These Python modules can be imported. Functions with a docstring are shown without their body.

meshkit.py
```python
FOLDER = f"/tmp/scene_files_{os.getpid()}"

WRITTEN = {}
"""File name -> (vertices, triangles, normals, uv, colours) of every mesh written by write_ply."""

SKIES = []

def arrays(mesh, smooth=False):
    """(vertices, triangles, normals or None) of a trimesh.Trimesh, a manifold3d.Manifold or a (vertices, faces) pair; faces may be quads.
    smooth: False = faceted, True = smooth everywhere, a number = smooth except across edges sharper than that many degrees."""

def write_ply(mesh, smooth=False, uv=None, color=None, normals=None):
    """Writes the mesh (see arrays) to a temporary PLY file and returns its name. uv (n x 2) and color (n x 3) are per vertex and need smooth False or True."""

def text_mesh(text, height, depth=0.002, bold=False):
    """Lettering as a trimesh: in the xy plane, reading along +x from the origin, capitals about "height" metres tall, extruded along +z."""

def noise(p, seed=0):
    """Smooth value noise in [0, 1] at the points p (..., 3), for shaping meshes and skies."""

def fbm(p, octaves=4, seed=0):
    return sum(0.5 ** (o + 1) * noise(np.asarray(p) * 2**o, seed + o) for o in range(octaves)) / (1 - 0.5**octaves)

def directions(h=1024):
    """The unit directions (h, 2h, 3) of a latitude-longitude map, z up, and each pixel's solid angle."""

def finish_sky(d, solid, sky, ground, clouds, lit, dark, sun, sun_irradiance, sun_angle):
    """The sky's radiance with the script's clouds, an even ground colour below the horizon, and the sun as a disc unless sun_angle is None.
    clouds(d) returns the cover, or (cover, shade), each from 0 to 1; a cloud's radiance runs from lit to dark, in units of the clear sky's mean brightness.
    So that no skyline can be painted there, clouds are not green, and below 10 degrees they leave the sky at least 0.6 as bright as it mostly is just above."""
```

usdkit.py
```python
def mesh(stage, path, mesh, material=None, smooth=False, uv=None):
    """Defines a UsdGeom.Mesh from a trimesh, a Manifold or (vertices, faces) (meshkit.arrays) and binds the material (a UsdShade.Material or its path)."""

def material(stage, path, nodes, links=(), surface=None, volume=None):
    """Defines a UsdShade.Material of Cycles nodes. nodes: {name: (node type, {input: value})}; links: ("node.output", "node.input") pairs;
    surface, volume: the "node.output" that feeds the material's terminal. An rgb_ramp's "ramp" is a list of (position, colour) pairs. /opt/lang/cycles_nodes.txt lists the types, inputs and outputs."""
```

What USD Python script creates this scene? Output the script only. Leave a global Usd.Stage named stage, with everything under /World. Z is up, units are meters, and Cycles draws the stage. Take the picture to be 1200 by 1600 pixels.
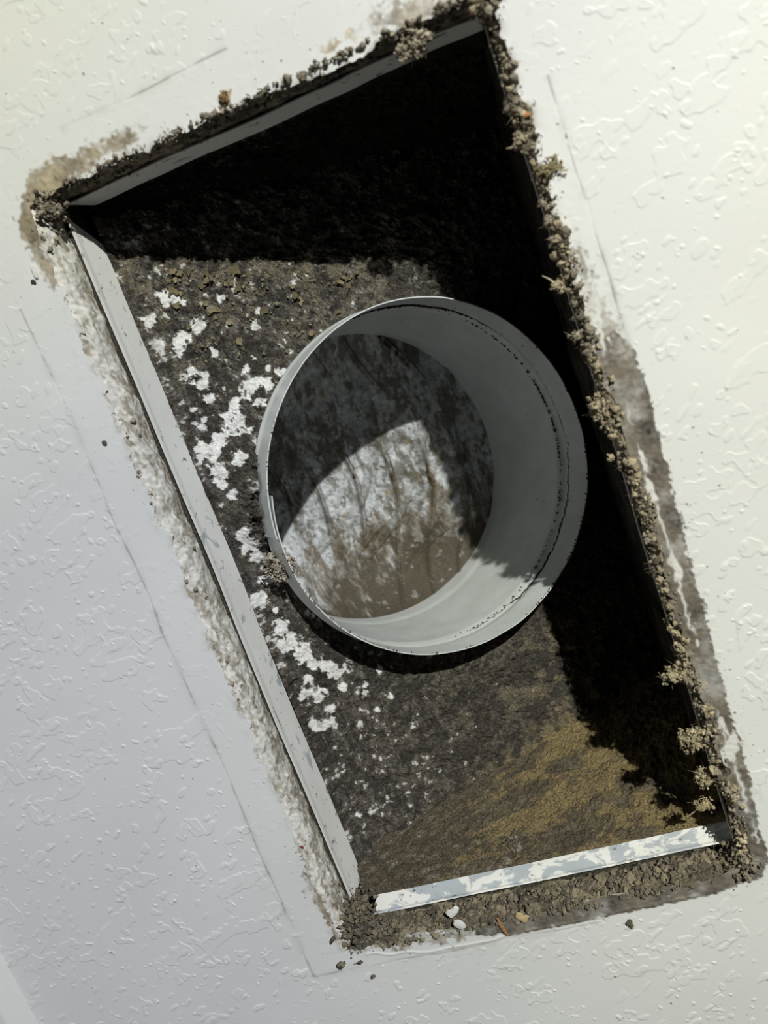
import math
import numpy as np
import trimesh, shapely
from scipy import ndimage
from pxr import Usd, UsdGeom, UsdLux, UsdShade, Sdf, Gf, Vt
import usdkit, meshkit

stage = Usd.Stage.CreateInMemory()
UsdGeom.SetStageUpAxis(stage, "Z")
UsdGeom.SetStageMetersPerUnit(stage, 1.0)
UsdGeom.Xform.Define(stage, "/World")
UsdGeom.Scope.Define(stage, "/World/Looks")
T = Sdf.ValueTypeNames
CEIL = 2.4                      # height of the ceiling's face; lengths below are in mm: x, y along the ceiling, w up into the roof space

# ------------------------------------------------------------------ camera
CAM = np.array([62.328, -63.431, -271.647])
ROT = np.array([[0.9294657, 0.3399906, 0.1431781], [-0.3004237, 0.9228307, -0.2410998], [-0.2141008, 0.1810799, 0.9598807]])
ROT = np.linalg.qr(ROT.T)[0].T * np.sign(np.diag(np.linalg.qr(ROT.T)[1]))[:, None]
FPX = 1222.0


def world(p):
    return (np.asarray(p, float) * [1, 1, 1]) / 1000.0 + [0, 0, CEIL]


cam = UsdGeom.Camera.Define(stage, "/World/camera")
eye = world(CAM)
m = Gf.Matrix4d(1.0)
for r_, vec in enumerate((ROT[0], -ROT[1], -ROT[2], eye)):
    m.SetRow(r_, Gf.Vec4d(*map(float, vec), 1.0 if r_ == 3 else 0.0))
cam.AddTransformOp().Set(m)
cam.CreateHorizontalApertureAttr(20.955)
cam.CreateVerticalApertureAttr(20.955 * 4 / 3)
cam.CreateFocalLengthAttr(20.955 * FPX / 1200)
cam.CreateClippingRangeAttr(Gf.Vec2f(0.02, 50))
cam.CreateFStopAttr(21.3 / 3.0)
cam.CreateFocusDistanceAttr(0.335)
cam.CreateExposureAttr(0.0)

# ------------------------------------------------------------------ light: a hand torch held below the ceiling, up and to the right
H_TORCH = 1150.0
TORCH = np.array([85 + 0.52 * H_TORCH, -153 - 0.64 * H_TORCH, -H_TORCH])


def torch_beam(name, aim, cone, intensity, colour):
    """One beam of the torch: its white core, and the yellow rim that such lamps throw to one side."""
    lt = UsdLux.SphereLight.Define(stage, "/World/" + name)
    z = world(TORCH) - world(np.array([*aim, 0.0])); z /= np.linalg.norm(z)
    x = np.cross([0, 1, 0.3], z); x /= np.linalg.norm(x)
    y = np.cross(z, x)
    mm = Gf.Matrix4d(1.0)
    for r_, vec in enumerate((x, y, z, world(TORCH))):
        mm.SetRow(r_, Gf.Vec4d(*map(float, vec), 1.0 if r_ == 3 else 0.0))
    lt.AddTransformOp().Set(mm)
    lt.CreateRadiusAttr(0.010)
    lt.CreateIntensityAttr(intensity)
    lt.CreateColorAttr(Gf.Vec3f(*colour))
    sh = UsdLux.ShapingAPI.Apply(lt.GetPrim())
    sh.CreateShapingConeAngleAttr(cone)
    sh.CreateShapingConeSoftnessAttr(1.0)


torch_beam("torch_white_beam", (75, 25), 19.0, 25000.0, (0.94, 0.97, 1.0))
torch_beam("torch_yellow_rim_beam", (285, 10), 13.5, 8600.0, (1.0, 0.94, 0.38))
torch_beam("torch_yellow_rim_beam_001", (-60, -390), 11.5, 9400.0, (1.0, 0.95, 0.30))
dome = UsdLux.DomeLight.Define(stage, "/World/room_glow")
dome.CreateIntensityAttr(0.002)
dome.CreateColorAttr(Gf.Vec3f(0.25, 0.4, 1.0))


# ------------------------------------------------------------------ helpers
def ray_plane(px, n=(0, 0, 1), q=(0, 0, 0)):
    """Where the sight line through a pixel of the photograph meets a plane of the place (mm)."""
    d = ROT.T @ np.array([(px[0] - 600) / FPX, (px[1] - 800) / FPX, 1.0])
    n, q = np.asarray(n, float), np.asarray(q, float)
    return CAM + d * (((q - CAM) @ n) / (d @ n))


def sstep(a, b, x):
    t = np.clip((x - a) / (b - a), 0, 1)
    return t * t * (3 - 2 * t)


def lerp(a, b, t):
    return a + (b - a) * t


def mixc(c, col, t):
    return c + (np.asarray(col) - c) * t[..., None]


def gn(shape, sigma, seed):
    """Smooth random field of unit deviation."""
    f = ndimage.gaussian_filter(np.random.default_rng(seed).standard_normal(shape), sigma, mode="wrap")
    return (f - f.mean()) / f.std()


def fbmg(shape, sigma, seed, octaves=4, gain=0.55):
    out, amp = 0, 1.0
    for o in range(octaves):
        s = np.asarray(sigma, float) / 2**o
        if np.max(s) < 0.35:
            break
        out = out + amp * gn(shape, s, seed + o * 17)
        amp *= gain
    return out / np.std(out)


def tag(prim, label=None, cat=None, group=None, kind=None):
    for k, v in (("label", label), ("category", cat), ("group", group), ("kind", kind)):
        if v:
            prim.SetCustomDataByKey(k, v)
    return prim


NAMES = {}


def path_of(name, parent=None):
    base = (str(parent.GetPath()) if parent else "/World") + "/" + name
    k = NAMES.get(base, 0)
    NAMES[base] = k + 1
    return base if k == 0 else f"{base}_{k:03d}"


def thing(name, label, cat, at=(0, 0, 0), group=None, kind=None):
    x = UsdGeom.Xform.Define(stage, path_of(name))
    x.AddTranslateOp().Set(Gf.Vec3d(*world(at)))
    x.GetPrim().SetCustomDataByKey("_", "") if False else None
    return tag(x.GetPrim(), label, cat, group, kind)


def put(name, v, f, mat, parent=None, colour=None, smooth=True, at=(0, 0, 0)):
    """One mesh of the scene; v in mm; at = the parent's base."""
    v = (np.asarray(v, float) - np.asarray(at, float)) / 1000.0
    if parent is None:
        v = v + [0, 0, CEIL]
    g = usdkit.mesh(stage, path_of(name, parent), (v, np.asarray(f)), mat, smooth=smooth if colour is None or smooth in (True, False) else True)
    if colour is not None:
        UsdGeom.PrimvarsAPI(g).CreatePrimvar("tone", T.Color3fArray, "vertex").Set(Vt.Vec3fArray.FromNumpy(np.clip(np.asarray(colour), 0, 1).astype(np.float32)))
    return g.GetPrim()


def grid(P, facing=None, keep=None, C=None):
    """Triangles of a grid of points (rows x columns x 3)."""
    h, w = P.shape[:2]
    idx = np.arange(h * w).reshape(h, w)
    q = np.stack([idx[:-1, :-1], idx[:-1, 1:], idx[1:, 1:], idx[1:, :-1]], -1)
    q = q[keep] if keep is not None else q.reshape(-1, 4)
    v = P.reshape(-1, 3)
    f = np.vstack([q[:, [0, 1, 2]], q[:, [0, 2, 3]]])
    used = np.unique(f)
    remap = np.full(h * w, -1)
    remap[used] = np.arange(len(used))
    v, f = v[used], remap[f]
    if facing is not None:
        s = np.cross(v[f[:, 1]] - v[f[:, 0]], v[f[:, 2]] - v[f[:, 0]]).sum(0)
        if s @ np.asarray(facing) < 0:
            f = f[:, ::-1]
    return (v, f) if C is None else (v, f, C.reshape(-1, C.shape[-1])[used])


def sheet(P, thick, facing):
    """A grid of points given a thickness away from its facing side: a closed plate."""
    du, dv = np.gradient(P, axis=1), np.gradient(P, axis=0)
    n = np.cross(du, dv)
    n /= np.linalg.norm(n, axis=-1, keepdims=True) + 1e-12
    if (n.reshape(-1, 3).mean(0) @ np.asarray(facing)) < 0:
        n = -n
    B = P - n * thick
    h, w = P.shape[:2]
    i = np.arange(h * w).reshape(h, w)
    k = h * w
    v = np.vstack([P.reshape(-1, 3), B.reshape(-1, 3)])
    q = [np.stack([i[:-1, :-1], i[:-1, 1:], i[1:, 1:], i[1:, :-1]], -1).reshape(-1, 4)]
    q.append(q[0][:, ::-1] + k)
    ring = np.concatenate([i[0, :-1], i[:-1, -1], i[-1, :0:-1], i[:0:-1, 0]])
    nx = np.roll(ring, -1)
    q.append(np.stack([nx, ring, ring + k, nx + k], -1))
    q = np.vstack(q)
    f = np.vstack([q[:, [0, 1, 2]], q[:, [0, 2, 3]]])
    t = trimesh.Trimesh(v, f, process=False)
    s = np.cross(v[f[0, 1]] - v[f[0, 0]], v[f[0, 2]] - v[f[0, 0]])
    if s @ n[0, 0] < 0:
        f = f[:, ::-1]
    return v, f


def join(parts):
    vs, fs, cs, k = [], [], [], 0
    for p in parts:
        vs.append(p[0]); fs.append(np.asarray(p[1]) + k); k += len(p[0])
        if len(p) > 2:
            cs.append(p[2])
    return (np.vstack(vs), np.vstack(fs), np.vstack(cs)) if cs else (np.vstack(vs), np.vstack(fs))


ICO = [trimesh.creation.icosphere(k) for k in (0, 1, 2)]


def grains(centre, radius, tone, seed, level=1, rough=0.3, squash=0.35):
    """Irregular crumbs of dust: one lump per centre (N x 3, mm), with its radius and its own tone."""
    g = np.random.default_rng(seed)
    b, n = np.array(ICO[level].vertices), len(centre)
    sc = 1 + g.uniform(-squash, squash, (n, 1, 3))
    jit = 1 + rough * g.standard_normal((n, len(b), 1))
    q = g.standard_normal((n, 4)); q /= np.linalg.norm(q, axis=1, keepdims=True)
    a, x, y, z = q.T
    M = np.stack([1 - 2 * (y * y + z * z), 2 * (x * y - z * a), 2 * (x * z + y * a), 2 * (x * y + z * a), 1 - 2 * (x * x + z * z), 2 * (y * z - x * a), 2 * (x * z - y * a), 2 * (y * z + x * a), 1 - 2 * (x * x + y * y)], -1).reshape(n, 3, 3)
    v = np.einsum("nij,nkj->nki", M, b[None] * sc * np.clip(jit, 0.4, 1.9)) * np.asarray(radius).reshape(-1, 1, 1) + np.asarray(centre)[:, None]
    f = np.array(ICO[level].faces)[None] + (np.arange(n) * len(b))[:, None, None]
    c = np.repeat(np.asarray(tone)[:, None], len(b), 1) * (1 + 0.12 * g.standard_normal((n, len(b), 1)))
    return v.reshape(-1, 3), f.reshape(-1, 3), c.reshape(-1, 3)


def strand(points, r0, r1, tone, sides=5):
    """A curved tapering fibre as a thin tube."""
    p = np.asarray(points, float)
    t = np.gradient(p, axis=0); t /= np.linalg.norm(t, axis=1, keepdims=True) + 1e-12
    a = np.cross(t, [0.31, 0.2, 0.93]); a /= np.linalg.norm(a, axis=1, keepdims=True) + 1e-12
    b, an = np.cross(t, a), np.arange(sides) * 2 * np.pi / sides
    r = np.linspace(r0, r1, len(p))[:, None, None]
    v = (p[:, None] + r * (np.cos(an)[None, :, None] * a[:, None] + np.sin(an)[None, :, None] * b[:, None])).reshape(-1, 3)
    i, j = np.meshgrid(np.arange(len(p) - 1), np.arange(sides), indexing="ij")
    q = np.stack([i * sides + j, i * sides + (j + 1) % sides, (i + 1) * sides + (j + 1) % sides, (i + 1) * sides + j], -1).reshape(-1, 4)
    f = np.vstack([q[:, [0, 1, 2]], q[:, [0, 2, 3]], [[0, k + 1, k] for k in range(1, sides - 1)], [[len(v) - sides, len(v) - sides + k, len(v) - sides + k + 1] for k in range(1, sides - 1)]])
    return v, f, np.tile(tone, (len(v), 1))


def hairs(g, at, n, length, tone, spread=1.0, r=0.07, toward=(0, 0, -0.3)):
    out = []
    for k in range(n):
        d = g.standard_normal(3) * spread + np.asarray(toward)
        d /= np.linalg.norm(d)
        bend = g.standard_normal(3) * 0.5
        L = length * g.uniform(0.4, 1.2)
        s = np.linspace(0, 1, 6)[:, None]
        c = at[g.integers(len(at))]
        out.append(strand(c + d * L * s + bend * L * s**2 * 0.6, r, r * 0.4, np.asarray(tone) * g.uniform(0.7, 1.3), 3))
    return out


# ------------------------------------------------------------------ materials
def toned(name, rough=0.8, spec=0.3, bump=0.0, scale=900, dist=0.0004, metal=0.0, detail=4, speck=0.0, sheen=0.0):
    nodes = {"a": ("attribute", {"attribute": "tone"}), "p": ("principled_bsdf", {"roughness": rough, "specular_ior_level": spec, "metallic": metal, "sheen_weight": sheen}),
             "g": ("geometry", {}), "n": ("noise_texture", {"scale": float(scale), "detail": float(detail), "roughness": 0.65})}
    links = [("g.position", "n.vector")]
    src = "a.color"
    if speck:
        nodes["r"] = ("rgb_ramp", {"ramp": [(0.3, (1 - speck,) * 3), (0.5, (1, 1, 1)), (0.7, (1 + speck,) * 3)]})
        nodes["x"] = ("mix_color", {"blend_type": "multiply", "fac": 1.0, "use_clamp": False})
        nodes["w"] = ("rgb_to_bw", {})
        nodes["k"] = ("rgb_ramp", {"ramp": [(0.0, (1, 1, 1)), (0.32, (1, 1, 1)), (0.6, (0.38, 0.38, 0.38)), (1.0, (0.38, 0.38, 0.38))]})
        links += [("n.fac", "r.fac"), ("a.color", "x.a"), ("r.color", "x.b"), ("a.color", "w.color"), ("w.val", "k.fac"), ("k.color", "x.fac")]
        if bump:
            links.append(("k.color", "b.strength"))
        src = "x.result"
    links.append((src, "p.base_color"))
    if bump:
        nodes["b"] = ("bump", {"strength": bump, "distance": dist})
        links += [("n.fac", "b.height"), ("b.normal", "p.normal")]
    return usdkit.material(stage, "/World/Looks/" + name, nodes, links, surface="p.BSDF")


M_CEIL = toned("painted_plaster", 0.5, 0.35, 0.25, 500, 0.0002)
M_PANEL = toned("dusty_sheet_metal", 0.95, 0.12, 1.0, 1300, 0.0018, speck=0.7)
M_DUST = toned("dust", 1.0, 0.05, 0.9, 2200, 0.0004, speck=0.3, sheen=0.15)
M_EDGE = toned("broken_plaster", 0.95, 0.15, 0.9, 1500, 0.0004, speck=0.15)
M_LINER = toned("duct_liner", 0.6, 0.3, 0.35, 1100, 0.0004, speck=0.35)
M_PLAIN = toned("small_debris", 0.8, 0.3, 0.5, 1500, 0.0003)

def lip_paint(name, at):
    return usdkit.material(stage, "/World/Looks/" + name, {
    "g": ("geometry", {}), "mp": ("mapping", {"scale": (1, 1, 1.6)}),
    "n": ("noise_texture", {"scale": 75.0, "detail": 6.0, "roughness": 0.6, "distortion": 0.6}),
    "r": ("rgb_ramp", {"ramp": [(0.0, (0.78, 0.77, 0.74)), (at, (0.84, 0.835, 0.81)), (at + 0.04, (0.47, 0.51, 0.55)), (1.0, (0.42, 0.46, 0.50))]}),
    "n2": ("noise_texture", {"scale": 230.0, "detail": 5.0, "roughness": 0.7}),
    "r2": ("rgb_ramp", {"ramp": [(0.0, (0.16, 0.13, 0.09)), (0.32, (0.22, 0.19, 0.14)), (0.39, (1, 1, 1)), (1.0, (1, 1, 1))]}),
    "x": ("mix_color", {"blend_type": "multiply", "fac": 1.0}), "b": ("bump", {"strength": 0.35, "distance": 0.0004}),
    "p": ("principled_bsdf", {"roughness": 0.5, "specular_ior_level": 0.4})},
    [("g.position", "mp.vector"), ("mp.vector", "n.vector"), ("g.position", "n2.vector"), ("n.fac", "r.fac"), ("n2.fac", "r2.fac"), ("r.color", "x.a"), ("r2.color", "x.b"), ("x.result", "p.base_color"), ("n.fac", "b.height"), ("b.normal", "p.normal")], surface="p.BSDF")


M_STRIP, M_STRIP_WORN = lip_paint("painted_metal_lip", 0.62), lip_paint("worn_painted_metal_lip", 0.49)
M_ZINC = usdkit.material(stage, "/World/Looks/galvanised_collar", {
    "g": ("geometry", {}), "n": ("noise_texture", {"scale": 1800.0, "detail": 3.0, "roughness": 0.7}),
    "r": ("rgb_ramp", {"ramp": [(0.3, (0.66, 0.70, 0.715)), (0.7, (0.82, 0.86, 0.875))]}),
    "n2": ("noise_texture", {"scale": 60.0, "detail": 5.0, "roughness": 0.65}),
    "r2": ("rgb_ramp", {"ramp": [(0.0, (0.72, 0.70, 0.64)), (0.45, (0.9, 0.89, 0.86)), (0.7, (1, 1, 1))]}),
    "x": ("mix_color", {"blend_type": "multiply", "fac": 1.0}), "b": ("bump", {"strength": 0.25, "distance": 0.0002}),
    "p": ("principled_bsdf", {"metallic": 0.1, "roughness": 0.38, "specular_ior_level": 0.5})},
    [("g.position", "n.vector"), ("g.position", "n2.vector"), ("n.fac", "r.fac"), ("n2.fac", "r2.fac"), ("r.color", "x.a"), ("r2.color", "x.b"), ("x.result", "p.base_color"), ("n.fac", "b.height"), ("b.normal", "p.normal")], surface="p.BSDF")

M_WALL = usdkit.material(stage, "/World/Looks/wall_paint", {
    "g": ("geometry", {}), "n": ("noise_texture", {"scale": 260.0, "detail": 3.0}), "b": ("bump", {"strength": 0.4, "distance": 0.0006}),
    "p": ("principled_bsdf", {"base_color": (0.4, 0.4, 0.39), "roughness": 0.6})},
    [("g.position", "n.vector"), ("n.fac", "b.height"), ("b.normal", "p.normal")], surface="p.BSDF")
M_TRIM = usdkit.material(stage, "/World/Looks/gloss_white_trim", {
    "g": ("geometry", {}), "n": ("noise_texture", {"scale": 90.0, "detail": 3.0}), "b": ("bump", {"strength": 0.15, "distance": 0.0005}),
    "p": ("principled_bsdf", {"base_color": (0.86, 0.86, 0.82), "roughness": 0.35})},
    [("g.position", "n.vector"), ("n.fac", "b.height"), ("b.normal", "p.normal")], surface="p.BSDF")

# ------------------------------------------------------------------ the ceiling: textured paint round the opening
STEP = 0.34
X0, X1, Y0, Y1 = -300.0, 200.0, -270.0, 270.0
xs, ys = np.arange(X0, X1, STEP), np.arange(Y0, Y1, STEP)
GX, GY = np.meshgrid(xs, ys)
SH = GX.shape


def cm(px):
    return ray_plane(px)[:2]


def poly(pts):
    return np.array([cm(p) for p in pts])


def rot_noise(sig_long, sig_short, angle, seed):
    """Anisotropic smooth noise whose long axis lies at the given angle."""
    n = 1100
    base = gn((n, n), (sig_short / STEP / 1.6, sig_long / STEP / 1.6), seed)
    c, s = math.cos(angle), math.sin(angle)
    u, v = (c * GX + s * GY) / STEP / 1.6, (-s * GX + c * GY) / STEP / 1.6
    return ndimage.map_coordinates(base, [np.mod(v, n), np.mod(u, n)], order=1, mode="grid-wrap")


warp = 1.3 * gn(SH, 5 / STEP, 3), 1.3 * gn(SH, 5 / STEP, 4)
ANG = math.radians(-24)
big = rot_noise(5.6, 2.3, ANG, 11) + 0.45 * gn(SH, 1.1 / STEP, 12)
mid = rot_noise(2.0, 0.9, ANG - 0.25, 13)
dots = gn(SH, 0.62 / STEP, 14)
patch = sstep(-0.9, 0.5, gn(SH, 17 / STEP, 15))
big_p = sstep(0.95, 1.12, big)
mid_p = sstep(1.42, 1.75, mid) * (0.35 + 0.65 * patch)
dot_p = sstep(2.25, 2.7, dots)
rim = np.exp(-((big - 1.03) / 0.11) ** 2) * sstep(-0.6, 0.5, gn(SH, 2.4 / STEP, 16))
height = 0.17 * big_p + 0.17 * rim + 0.27 * mid_p + 0.30 * dot_p + 0.015 * gn(SH, 6 / STEP, 17) + 0.004 * gn(SH, 0.5 / STEP, 18)

# old outline of the register that hung here
OX0, OX1, OY0, OY1 = -98.45, 98.45, -172.9, 172.9
edge_n = gn(SH, (3 / STEP), 21)
under_reg = (GX > OX0) & (GX < OX1) & (GY > OY0) & (GY < OY1)
soft = ndimage.gaussian_filter(under_reg.astype(float), 1.5 / STEP)
height *= 1 - 0.72 * soft
top_right = sstep(-60, 60, GX * 0.55 - GY * 0.85 - 20)
height *= 1 - 0.35 * top_right

# the opening's torn edge
HX0, HX1, HY0, HY1 = -81.2, 88.5, -155.5, 162.8
jag = 1.0 * gn(SH, 3.0 / STEP, 31) + 0.55 * gn(SH, 0.9 / STEP, 32)
inside = np.minimum.reduce([GX - HX0 - 0.9 * jag, HX1 - GX - 0.6 * jag, GY - HY0 - 0.7 * jag, HY1 - GY - 0.8 * jag])
hole = inside > 0
dist_hole = ndimage.distance_transform_edt(~hole) * STEP

paint = np.array([0.80, 0.80, 0.79])
col = np.tile(paint, SH + (1,)) * (1 + 0.012 * gn(SH, 12 / STEP, 41))[..., None]


def stain(pts, tone, strength=1.0, edge=1.6, seed=50, grain=0.35, feather=1.5, sides=0.0):
    """A patch of grime with a ragged outline (pixels of the photograph, placed on the ceiling)."""
    global col, height
    P = shapely.Polygon(poly(pts)).buffer(0)
    bx = P.bounds
    i0, i1 = np.searchsorted(ys, [bx[1] - 8, bx[3] + 8]); j0, j1 = np.searchsorted(xs, [bx[0] - 8, bx[2] + 8])
    sl = (slice(i0, i1), slice(j0, j1))
    m_ = shapely.contains_xy(P, GX[sl], GY[sl])
    d = (ndimage.distance_transform_edt(m_) - ndimage.distance_transform_edt(~m_)) * STEP
    d = d + edge * (0.6 * gn(d.shape, 1.6 / STEP, seed) + 0.7 * gn(d.shape, 0.5 / STEP, seed + 1))
    a = sstep(-feather * 0.4, feather, d) * strength
    a = a * np.clip(1 + grain * fbmg(d.shape, 4 / STEP, seed + 2, 5, 0.75), 0, 1.15)
    a = np.clip(a, 0, 1)
    g = fbmg(d.shape, 3.5 / STEP, seed + 9, 5, 0.8)
    t = np.asarray(tone)[None, None] * (1 + 0.22 * g)[..., None]
    col[sl] = col[sl] + (t - col[sl]) * a[..., None]
    height[sl] = height[sl] * (1 - 0.6 * a) + a * 0.05 * gn(d.shape, 0.5 / STEP, seed + 5)
    return d, sl


BROWN, GREY = (0.30, 0.255, 0.19), (0.17, 0.148, 0.122)
stain([(30, 365), (24, 312), (45, 272), (85, 242), (140, 226), (190, 208), (222, 204), (214, 226), (172, 244), (140, 264), (112, 285), (100, 330), (112, 380), (98, 430), (86, 446), (70, 436), (56, 412), (42, 392)], (0.36, 0.31, 0.24), 1.0, 1.2, 51, 0.2, 2.2)
stain([(70, 260), (130, 238), (205, 212), (180, 238), (110, 272), (70, 330), (45, 380), (34, 345), (44, 290)], (0.33, 0.28, 0.19), 0.85, 1.6, 71, 0.35, 2.0)
stain([(60, 330), (100, 300), (120, 360), (100, 420), (80, 400)], (0.34, 0.31, 0.28), 0.75, 1.0, 91, 0.3, 3.0)
d_r, sl_r = stain([(925, 530), (952, 506), (985, 535), (1008, 592), (1030, 682), (1058, 790), (1082, 890), (1112, 1000), (1142, 1110), (1168, 1200), (1186, 1290), (1198, 1330), (1196, 1368), (1120, 1398), (1000, 1422), (880, 1447), (800, 1462), (740, 1462), (740, 1440), (860, 1418), (1000, 1390), (1090, 1372), (1122, 1340), (1117, 1270), (1098, 1170), (1072, 1070), (1040, 950), (1010, 860), (975, 750), (948, 650), (930, 570)], GREY, 1.0, 0.5, 111, 0.13, 0.8)
stain([(905, 400), (930, 430), (960, 505), (985, 540), (950, 560), (915, 480)], (0.42, 0.39, 0.35), 0.7, 1.8, 131, 0.6, 2.2)
stain([(890, 345), (905, 350), (920, 400), (915, 420), (900, 400)], (0.36, 0.33, 0.25), 0.8, 1.2, 141, 0.5, 1.5)
stain([(470, 1362), (492, 1362), (515, 1410), (545, 1455), (620, 1465), (740, 1450), (740, 1466), (640, 1484), (560, 1478), (520, 1450), (495, 1420)], (0.34, 0.29, 0.22), 0.85, 1.3, 151, 0.45, 1.6)
stain([(508, 72), (530, 58), (548, 55), (545, 64), (522, 78), (510, 84)], (0.42, 0.33, 0.22), 0.8, 1.0, 161, 0.3, 1.2)
stain([(545, 50), (600, 10), (660, -20), (720, -30), (770, -10), (750, 15), (700, 22), (640, 50), (590, 60)], (0.42, 0.36, 0.28), 0.75, 1.8, 171, 0.6, 2.5)
stain([(340, 150), (352, 136), (362, 140), (360, 165), (350, 185), (338, 180)], (0.40, 0.27, 0.15), 0.8, 0.8, 181, 0.5, 0.8)

# white gaps where the grime along the right side has rubbed off, in bands across it
gap = sstep(1.5, 2.2, fbmg(SH, (4.5 / STEP, 2.2 / STEP), 201, 4, 0.6) + 0.9 * np.exp(-((GX - 92.5) / 1.4) ** 2))
gap *= (GX > 88) & (GX < 99) & (GY > -60) & (GY < 150)
gap = np.maximum(gap, np.exp(-(((GX - 92.6 - 0.9 * gn(SH, 6 / STEP, 203) - 0.3 * gn(SH, 0.8 / STEP, 208)) / 0.5) ** 2)) * (GY > -90) * (GY < 152) * sstep(-0.9, 0.5, gn(SH, 5 / STEP, 204)))
col = mixc(col, (0.76, 0.745, 0.72), np.clip(gap, 0, 1) * 0.95)
# black grains along the outer edge of that grime
band = np.zeros(SH); band[sl_r] = np.exp(-(((d_r - 0.1) / 0.55) ** 2))
band *= (GX > 80) & (GY > -40)
gr = sstep(-0.15, 0.7, gn(SH, 0.42 / STEP, 205) + 0.5 * gn(SH, 2 / STEP, 206))
col = mixc(col, (0.10, 0.085, 0.065), band * gr * 0.85)
height += 0.18 * band * gr
spl = sstep(2.2, 2.6, gn(SH, 0.38 / STEP, 207)) * np.exp(-((GX - 101) / 3.0) ** 2) * (GY > -35) * (GY < 180)
col = mixc(col, (0.14, 0.12, 0.09), spl * 0.9)

# pencil-thin dirt lines where the register's rim touched the paint
wob = 0.35 * gn(SH, 8 / STEP, 211)
lines = [(np.abs(GX - OX0 - wob), (GY > -125) & (GY < OY1 + 0.3), 0.34, 0.55), (np.abs(GX - OX1 - wob), (GY > -127) & (GY < -30), 0.34, 0.62),
         (np.abs(GY - OY0 - wob), (GX > -58) & (GX < 6), 0.24, 0.62), (np.abs(GY - OY1 - wob), (GX > OX0) & (GX < 30), 0.26, 0.5)]
for k, (dd, ok, wd, st) in enumerate(lines):
    wide = wd * (1 + 0.5 * np.clip(gn(SH, 1.5 / STEP, 221 + k), -1, 2))
    a = np.exp(-((dd / np.maximum(wide, 0.12)) ** 2)) * ok * st * sstep(-1.5, 0.6, gn(SH, 4 / STEP, 231 + k) + 0.4 * gn(SH, 0.6 / STEP, 241 + k))
    a = a + 0.16 * np.exp(-((dd / 1.6) ** 2)) * ok * sstep(-0.5, 1.2, gn(SH, 2.5 / STEP, 251 + k))
    col = mixc(col, (0.27, 0.25, 0.22), np.clip(a, 0, 1))
    height -= 0.05 * np.exp(-((dd / 0.5) ** 2)) * ok
# ridge of paint along the bottom outline
ridge_y = np.interp(GX, [-75, -40, -10, 40, 70], [166.5, 171.5, 171.0, 169.6, 169.2]) + 0.4 * gn(SH, 3 / STEP, 261)
height += 0.28 * np.exp(-(((GY - ridge_y) / 0.55) ** 2)) * (GX > -72) * (GX < 66)
# scattered specks of grime near the opening
near = np.exp(-dist_hole / 6.0) * (1 - 0.85 * ((GX < -60) & (GY > -100)))
sp = sstep(3.1, 3.4, gn(SH, 0.4 / STEP, 271) + 1.5 * near)
col = mixc(col, (0.22, 0.19, 0.14), sp * 0.85)
height += 0.15 * sp
# grime right at the torn edge
eg = np.exp(-dist_hole / 1.1) * sstep(-0.4, 0.8, gn(SH, 1.2 / STEP, 281))
col = mixc(col, (0.27, 0.23, 0.17), np.clip(eg, 0, 1) * np.where(GX < -78, 0.55, 0.9))

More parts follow.
